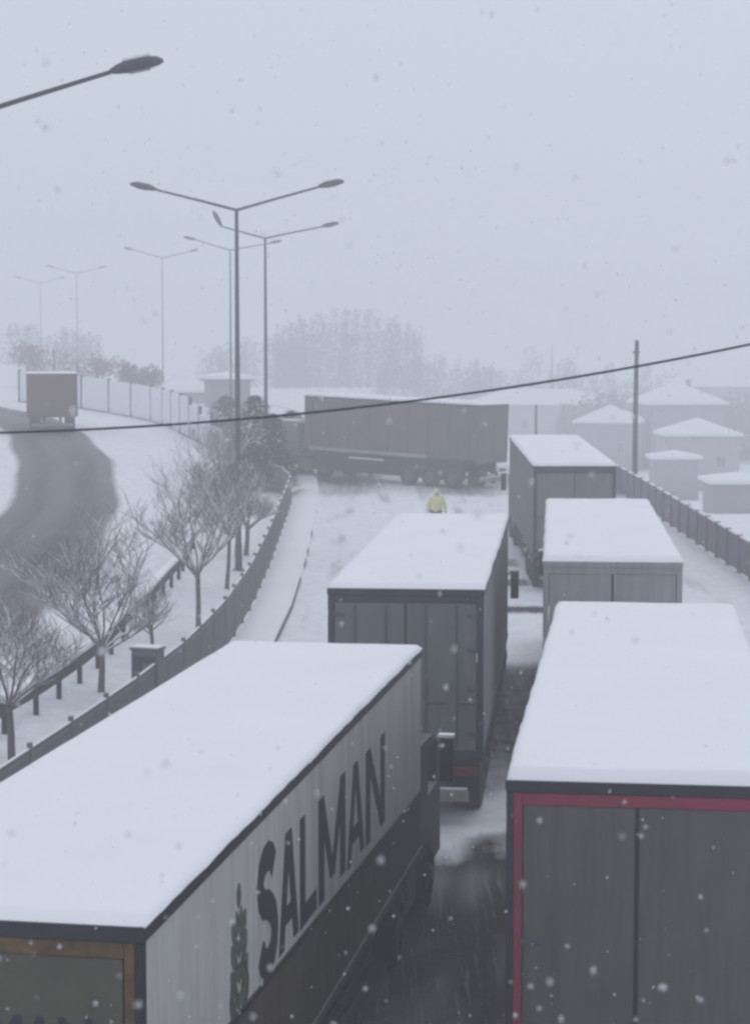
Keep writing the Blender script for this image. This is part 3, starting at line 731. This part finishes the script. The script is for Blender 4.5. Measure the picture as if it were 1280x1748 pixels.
# ------------------------------------------------------------------ evergreens beyond the bend
def evergreen(label, x, y, H, rad, seed):
    rnd = random.Random(seed); z = height(x, y)
    t = thing('evergreen_tree', label, 'tree', (x, y, z), 0, 0, 'evergreens beyond the fence')
    MB().tube([(0,0,-.1), (0,0,H*.5), (0,0,H*.95)], [.12, .08, .02], 7).build('trunk', 'bark', t)
    fo = MB(); sn = MB()
    for k in range(2600):
        f = rnd.random() ** 1.25; zz = .15 + f * (H - .2)
        rr = rad * (1 - f ** 2.2) ** .8 * (.75 + .35 * noise.noise((seed, f*6, rnd.random()*.3))) + .08
        az = rnd.uniform(0, 2*math.pi); r = rr * rnd.uniform(.35, 1.05)
        r *= .8 + .4 * noise.noise((math.cos(az)*1.5+seed, math.sin(az)*1.5, zz*1.3))
        p = Vector((r*math.cos(az), r*math.sin(az), zz)); o = Vector((math.cos(az), math.sin(az), rnd.uniform(-.6, .1))).normalized()
        sd_ = o.cross(Vector((0,0,1))).normalized(); L = rnd.uniform(.18, .36); wd = rnd.uniform(.05, .11)
        up = Vector((0,0,1)) * .03
        fo.add([p - sd_*wd, p + sd_*wd, p + o*L + sd_*wd*.3, p + o*L - sd_*wd*.3], [(0,1,2,3)])
        if rnd.random() < .14:
            q = p + up; sn.add([q - sd_*wd*.8, q + sd_*wd*.8, q + o*L*.75 + sd_*wd*.3, q + o*L*.75 - sd_*wd*.3], [(0,1,2,3)])
    c = fo.build('crown', 'needles', t); sn.build('snow', 'snow', c, kind='stuff')
evergreen('dark evergreen closest to the fence bend', -4.8, 95.5, 3.6, 2.0, 1)
evergreen('tall dark evergreen behind the tall lamp, between barrier and sideways trailer', -5.9, 101, 3.9, 2.5, 2)
evergreen('slim evergreen touching the front of the sideways trailer', -4.3, 106, 3.4, 2.2, 3)
evergreen('low snow dusted evergreen bush in front of the barrier end', -6.0, 94, 2.6, 1.8, 4)
evergreen('blue dark evergreen farthest left of the evergreen clump', -9.2, 127, 2.6, 2.4, 5)

# ------------------------------------------------------------------ utility pole, thin post and overhead cable
zp = height(12.7, 100)
up = thing('utility_pole', 'dark wooden utility pole standing behind the right fence', 'pole', (12.7, 100, zp))
MB().tube([(0,0,-.1), (0,0,4), (.03,0,8.0-zp)], [.14, .12, .10], 9).build('shaft', 'wood', up)
box('cross_arm', 'wood', up, -.1, .1, -.5, .5, 7.35-zp, 7.45-zp)
zq = height(10.2, 130)
tp = thing('thin_post', 'thin faint post rising beyond the farthest trailer roof', 'post', (10.2, 130, zq))
MB().tube([(0,0,-.1), (0,0,3.9-zq)], [.08, .07], 8).build('shaft', 'wood', tp)
ca = MB(); pts = []
for k in range(61):
    x = -30 + k; u = x / 2.92                    # parabola fitted to the sag seen in view
    pts.append((x, 16 + x * .05, 7.532 + .365 * u + .060 * u * u if abs(u) < 1.6 else 0))
a0 = 7.49
pts = [(x, 16.0, a0 + .118 * x + .0155 * x * x) for x in [-9 + 18 * k / 60 for k in range(61)]]
ca.tube(pts, [.0105] * len(pts), 6)
tag(ca.build('overhead_cable', 'cable'), 'dark overhead cable sagging right across the view', 'cable')

# ------------------------------------------------------------------ houses, roofs and trees far off in the snow
def house(label, x, y, z, wx, wy, h, rh, rz=0, wm='wall', hip=True, nwin=2, chim=True):
    t = thing('house', label, 'house', (x, y, z), R(rz), 0, 'houses in the snow haze')
    box('wall', wm, t, -wx/2, wx/2, -wy/2, wy/2, -.3, h)
    e = .35; a, b = wx/2 + e, wy/2 + e; ri = max(0, a - b) if hip else a
    vs = [(-a,-b,h), (a,-b,h), (a,b,h), (-a,b,h), (-ri,0,h+rh), (ri,0,h+rh)]
    rf = MB().add([(p[0], p[1], p[2]) for p in vs] + [(-a,-b,h-.12), (a,-b,h-.12), (a,b,h-.12), (-a,b,h-.12)],
        [(0,1,5,4), (1,2,5), (2,3,4,5), (3,0,4), (0,6,7,1), (1,7,8,2), (2,8,9,3), (3,9,6,0), (6,9,8,7)]).build('roof', 'wall_b', t)
    sv = [Vector(p) + Vector((0,0,.02)) for p in vs]; tv = [Vector(p) * 1.0 + Vector((0,0,.3)) for p in vs]
    MB().add(sv + tv, [(6,7,11,10), (7,8,11), (8,9,10,11), (9,6,10), (0,1,7,6), (1,2,8,7), (2,3,9,8), (3,0,6,9)]).build('snow', 'snow', rf)
    if chim: MB().box(wx*.15, wx*.15+.5, .1, .6, h+rh*.5, h+rh+.7, bev=.02).build('chimney', wm, rf)
    for k in range(nwin):
        xx = -wx/2 + wx * (k + .5) / nwin
        f = MB().box(xx-.5, xx+.5, -wy/2-.06, -wy/2-.004, h*.4, h*.4+1.2).build('window', 'frame', t)
        MB().box(xx-.42, xx-.03, -wy/2-.075, -wy/2-.062, h*.4+.08, h*.4+1.12).build('pane', 'glass', f)
        MB().box(xx+.03, xx+.42, -wy/2-.075, -wy/2-.062, h*.4+.08, h*.4+1.12).build('pane', 'glass', f)
    return t
def on(x, y): return height(x, y)
house('small square house with hipped snowy roof right of the utility pole', 33.0, 210, -6.9, 7.4, 7.4, 5.2, 1.5, nwin=2)
house('low shed with flat snowy roof at the right edge below the square house', 27.6, 156, -5.0, 4.4, 5, 2.2, .5, wm='wall_b', nwin=0, chim=False)
house('low annex in front of the square house', 28.6, 196, -6.9, 4.2, 4, 3.6, .5, wm='wall_b', nwin=0, chim=False)
house('wide house with large pale roof high at the right edge', 57, 320, -7, 22, 12, 7.8, 3.4, nwin=4, wm='wall')
house('long low house with pale roof half hidden behind the farthest trailer', 24, 300, -7, 20, 10, 5.6, 2.0, nwin=4, wm='wall')
house('pale house with broad snowy roof between the utility pole and the square house', 36, 245, -7.2, 9, 8, 7.6, 2.2, wm='wall_b', nwin=3, rz=12)
house('small far house with snowy roof just left of the utility pole', 27.5, 240, -7.2, 7, 7, 5.6, 1.8, wm='wall_b', nwin=2, rz=-15)
house('hipped house with snowy roof just above the sideways trailer', 6.0, 245, on(6, 245), 7.6, 7, 2.2, 2.7, wm='wall', nwin=0, chim=False)
house('house with snowy roof behind the evergreens and lamp', -7.4, 235, on(-7.4, 235), 6.0, 6, 2.0, 1.9, wm='wall', nwin=0, chim=False)
house('snowy low roof behind the slab barrier left of the lamps', -17.3, 185, on(-17.3, 185), 4.0, 5, .7, 1.7, rz=10, nwin=0, chim=False)
house('dark house beside the faint lamp behind the barrier', -12.6, 175, on(-12.6, 175), 3.4, 5, 2.3, .3, wm='wall_b', rz=10, nwin=0, chim=False)

def clump_tree(label, x, y, z, H, rad, seed, m='bark_red', n=1700):
    rnd = random.Random(seed)
    t = thing('bushy_tree', label, 'tree', (x, y, z), 0, 0, 'trees fading into the haze')
    MB().tube([(0,0,-.2), (.1,0,H*.4), (0,0,H*.8)], [.25, .17, .05], 7).build('trunk', m, t)
    cr = MB()
    lobes = [(Vector((rnd.uniform(-.95,.95)*rad, rnd.uniform(-.5,.5)*rad, H*rnd.uniform(.25,.72))), rad*rnd.uniform(.28,.55)) for _ in range(9)]
    for k in range(n):
        c, r = lobes[k % 9]
        d = Vector((rnd.gauss(0,1), rnd.gauss(0,1), rnd.gauss(0,1))).normalized() * r * rnd.random() ** .4
        p = c + d; p.z = max(.3, min(H, p.z))
        a = Vector((rnd.gauss(0,1), rnd.gauss(0,1), rnd.gauss(0,1))).normalized(); b = a.orthogonal().normalized()
        s = rnd.uniform(.08, .24)
        cr.add([p - a*s, p + b*s*.35, p + a*s, p - b*s*.35], [(0,1,2,3)])
    cr.build('crown', m, t)
clump_tree('reddish bare tree crown rising behind the reddish truck', -30.5, 195, on(-30.5, 195), 5.0, 3.4, 1)
clump_tree('reddish bare tree crown above the middle of the slab barrier', -26.0, 192, on(-26, 192), 4.2, 3.0, 2)
clump_tree('low dark tree crown next to the faint lamp post', -21.2, 186, on(-21.2, 186), 3.2, 2.2, 3, m='far_leaf')
clump_tree('pale lone tree standing between the far houses on the right', 27.5, 320, -7, 18.0, 4.0, 4, m='far_leaf')

# far woods: one mass nobody could count
wd = MB(); rnd = random.Random(4)
for (cx, cy, cz, wx, hz, n) in ((-4.5, 340, .2, 12, 13.5, 190), (-19, 345, .2, 10, 8.5, 70), (10, 345, -2, 10, 8, 70), (34, 350, -7, 28, 11.5, 190), (31, 262, -7, 7, 9.0, 110), (46, 262, -7, 8, 8.6, 110), (-72, 340, 4, 26, 7.5, 120)):
    for _ in range(n):
        x = cx + rnd.uniform(-wx, wx); y = cy + rnd.uniform(-8, 8)
        H = hz * rnd.uniform(.62, 1.0) * (1 - .25 * (abs(x - cx) / wx) ** 2); r = rnd.uniform(.8, 2.0)
        for k in range(110):
            d = Vector((rnd.gauss(0,.5)*r, rnd.gauss(0,.5)*r, 0)); zz = cz + H * rnd.random() ** 1.1
            p = Vector((x, y, zz)) + d * (1.15 - .8 * (zz-cz)/H)
            a = Vector((rnd.gauss(0,1), rnd.gauss(0,1), rnd.gauss(0,1))).normalized(); b = a.orthogonal().normalized(); s = rnd.uniform(.08, .32)
            wd.add([p - a*s, p + b*s*.5, p + a*s, p - b*s*.5], [(0,1,2,3)])
o = wd.build('woods', 'far_leaf', kind='stuff'); o['label'] = 'grey wooded slope fading into the falling snow'

# ------------------------------------------------------------------ person in a hi-vis jacket
def skin_mesh(name, joints, edges, m, parent, sub=2):
    me = bpy.data.meshes.new(name); me.from_pydata([j[0] for j in joints], edges, [])
    o = bpy.data.objects.new(name, me); C.objects.link(o)
    sk = o.modifiers.new('skin', 'SKIN'); o.modifiers.new('sub', 'SUBSURF').levels = sub
    for v, j in zip(me.skin_vertices[0].data, joints): v.radius = (j[1], j[2])
    me.skin_vertices[0].data[0].use_root = True
    dg = bpy.context.evaluated_depsgraph_get(); dg.update()
    ev = bpy.data.meshes.new_from_object(o.evaluated_get(dg)); bpy.data.objects.remove(o)
    ev.materials.clear(); ev.materials.append(M[m]); ev.polygons.foreach_set('use_smooth', [True] * len(ev.polygons))
    ev.name = name; q = bpy.data.objects.new(name, ev); C.objects.link(q); q.parent = parent; return q
px, py_ = 2.4, 79.3
pe = thing('person', 'person in pale yellow hi-vis jacket and hood walking on the snowy road', 'person', (px, py_, height(px, py_)), R(160))
body = [((0,0,.95), .15, .11), ((0,0,1.2), .15, .11), ((0,0,1.42), .17, .10), ((0,0,1.52), .06, .06), ((0,-.01,1.62), .085, .10), ((0,-.01,1.73), .08, .095),
        ((.1,0,.88), .09, .1), ((.12,-.03,.5), .065, .07), ((.13,.03,.09), .045, .05), ((.13,-.12,.04), .045, .035),
        ((-.1,0,.88), .09, .1), ((-.13,-.12,.5), .065, .07), ((-.13,-.02,.09), .045, .05), ((-.13,-.17,.04), .045, .035),
        ((.2,0,1.4), .07, .07), ((.3,.03,1.13), .048, .05), ((.33,-.08,.9), .035, .038), ((.34,-.13,.8), .035, .025),
        ((-.2,0,1.4), .07, .07), ((-.3,.05,1.13), .048, .05), ((-.34,-.02,.9), .035, .038), ((-.35,-.06,.8), .035, .025)]
bed = [(0,1),(1,2),(2,3),(3,4),(4,5),(0,6),(6,7),(7,8),(8,9),(0,10),(10,11),(11,12),(12,13),(2,14),(14,15),(15,16),(16,17),(2,18),(18,19),(19,20),(20,21)]
skin_mesh('body', body, bed, 'skin', pe)
jk = [((0,0,.78), .23, .19), ((0,0,1.05), .22, .18), ((0,0,1.42), .22, .16), ((0,0,1.54), .11, .11),
      ((.22,0,1.4), .105, .105), ((.32,.03,1.13), .085, .085), ((.345,-.08,.89), .065, .065), ((-.22,0,1.4), .105, .105), ((-.32,.05,1.13), .085, .085), ((-.355,-.02,.89), .065, .065)]
skin_mesh('jacket', jk, [(0,1),(1,2),(2,3),(2,4),(4,5),(5,6),(2,7),(7,8),(8,9)], 'hivis', pe)
skin_mesh('hood', [((0,.03,1.56), .12, .12), ((0,.05,1.66), .13, .12), ((0,.05,1.77), .10, .10)], [(0,1),(1,2)], 'hivis', pe)
skin_mesh('trousers', [((0,0,.9), .17, .14), ((.1,0,.82), .115, .12), ((.12,-.03,.5), .09, .095), ((.13,.02,.14), .075, .08), ((-.1,0,.82), .115, .12), ((-.13,-.12,.5), .09, .095), ((-.13,-.03,.14), .075, .08)],
          [(0,1),(1,2),(2,3),(0,4),(4,5),(5,6)], 'trousers', pe)
for s, yy in ((1, .03), (-1, -.02)):
    skin_mesh('boot', [((s*.13, yy, .13), .065, .07), ((s*.13, yy, .06), .06, .06), ((s*.13, yy-.17, .045), .052, .045)], [(0,1),(1,2)], 'black', pe)

# ------------------------------------------------------------------ falling snow
fl = MB(); rnd = random.Random(21)
ico = bmesh.new(); bmesh.ops.create_icosphere(ico, subdivisions=1, radius=1); ico.verts.index_update()
iv = [v.co.copy() for v in ico.verts]; iff = [tuple(v.index for v in f.verts) for f in ico.faces]; ico.free()
for _ in range(2800):
    y = rnd.uniform(3.2, 34); x = rnd.uniform(-.30, .30) * y; z = rnd.uniform(8 - .40 * y, 8 + .2 * y)
    if z < .1: continue
    r = rnd.uniform(.003, .0072) * (1 + .5 * (rnd.random() < .1)); q = Vector((rnd.uniform(.7, 1.3), rnd.uniform(.7, 1.3), rnd.uniform(.8, 1.6)))
    fl.add([(x + v.x*r*q.x, y + v.y*r*q.y, z + v.z*r*q.z) for v in iv], iff)
fm = bpy.data.materials.new('snowflake'); fm.use_nodes = True
n = fm.node_tree; b = n.nodes['Principled BSDF']; b.inputs['Base Color'].default_value = (.85, .85, .87, 1); b.inputs['Roughness'].default_value = .9
b.inputs['Alpha'].default_value = .36
o = fl.build('falling_snow', fm, smooth=True, kind='stuff'); o['label'] = 'snowflakes falling through the air'

# ------------------------------------------------------------------ haze: one closed box of falling-snow air
hz = bpy.data.materials.new('haze_air'); hz.use_nodes = True
n = hz.node_tree; n.nodes.clear()
ou = n.nodes.new('ShaderNodeOutputMaterial'); pv = n.nodes.new('ShaderNodeVolumePrincipled')
pv.inputs['Color'].default_value = (.95, .955, .965, 1); pv.inputs['Density'].default_value = HAZE; pv.inputs['Anisotropy'].default_value = 0.0
n.links.new(pv.outputs[0], ou.inputs['Volume'])
MB().box(-1300, 1300, -32, 720, -4.5, 18).build('haze', hz, kind='stuff')
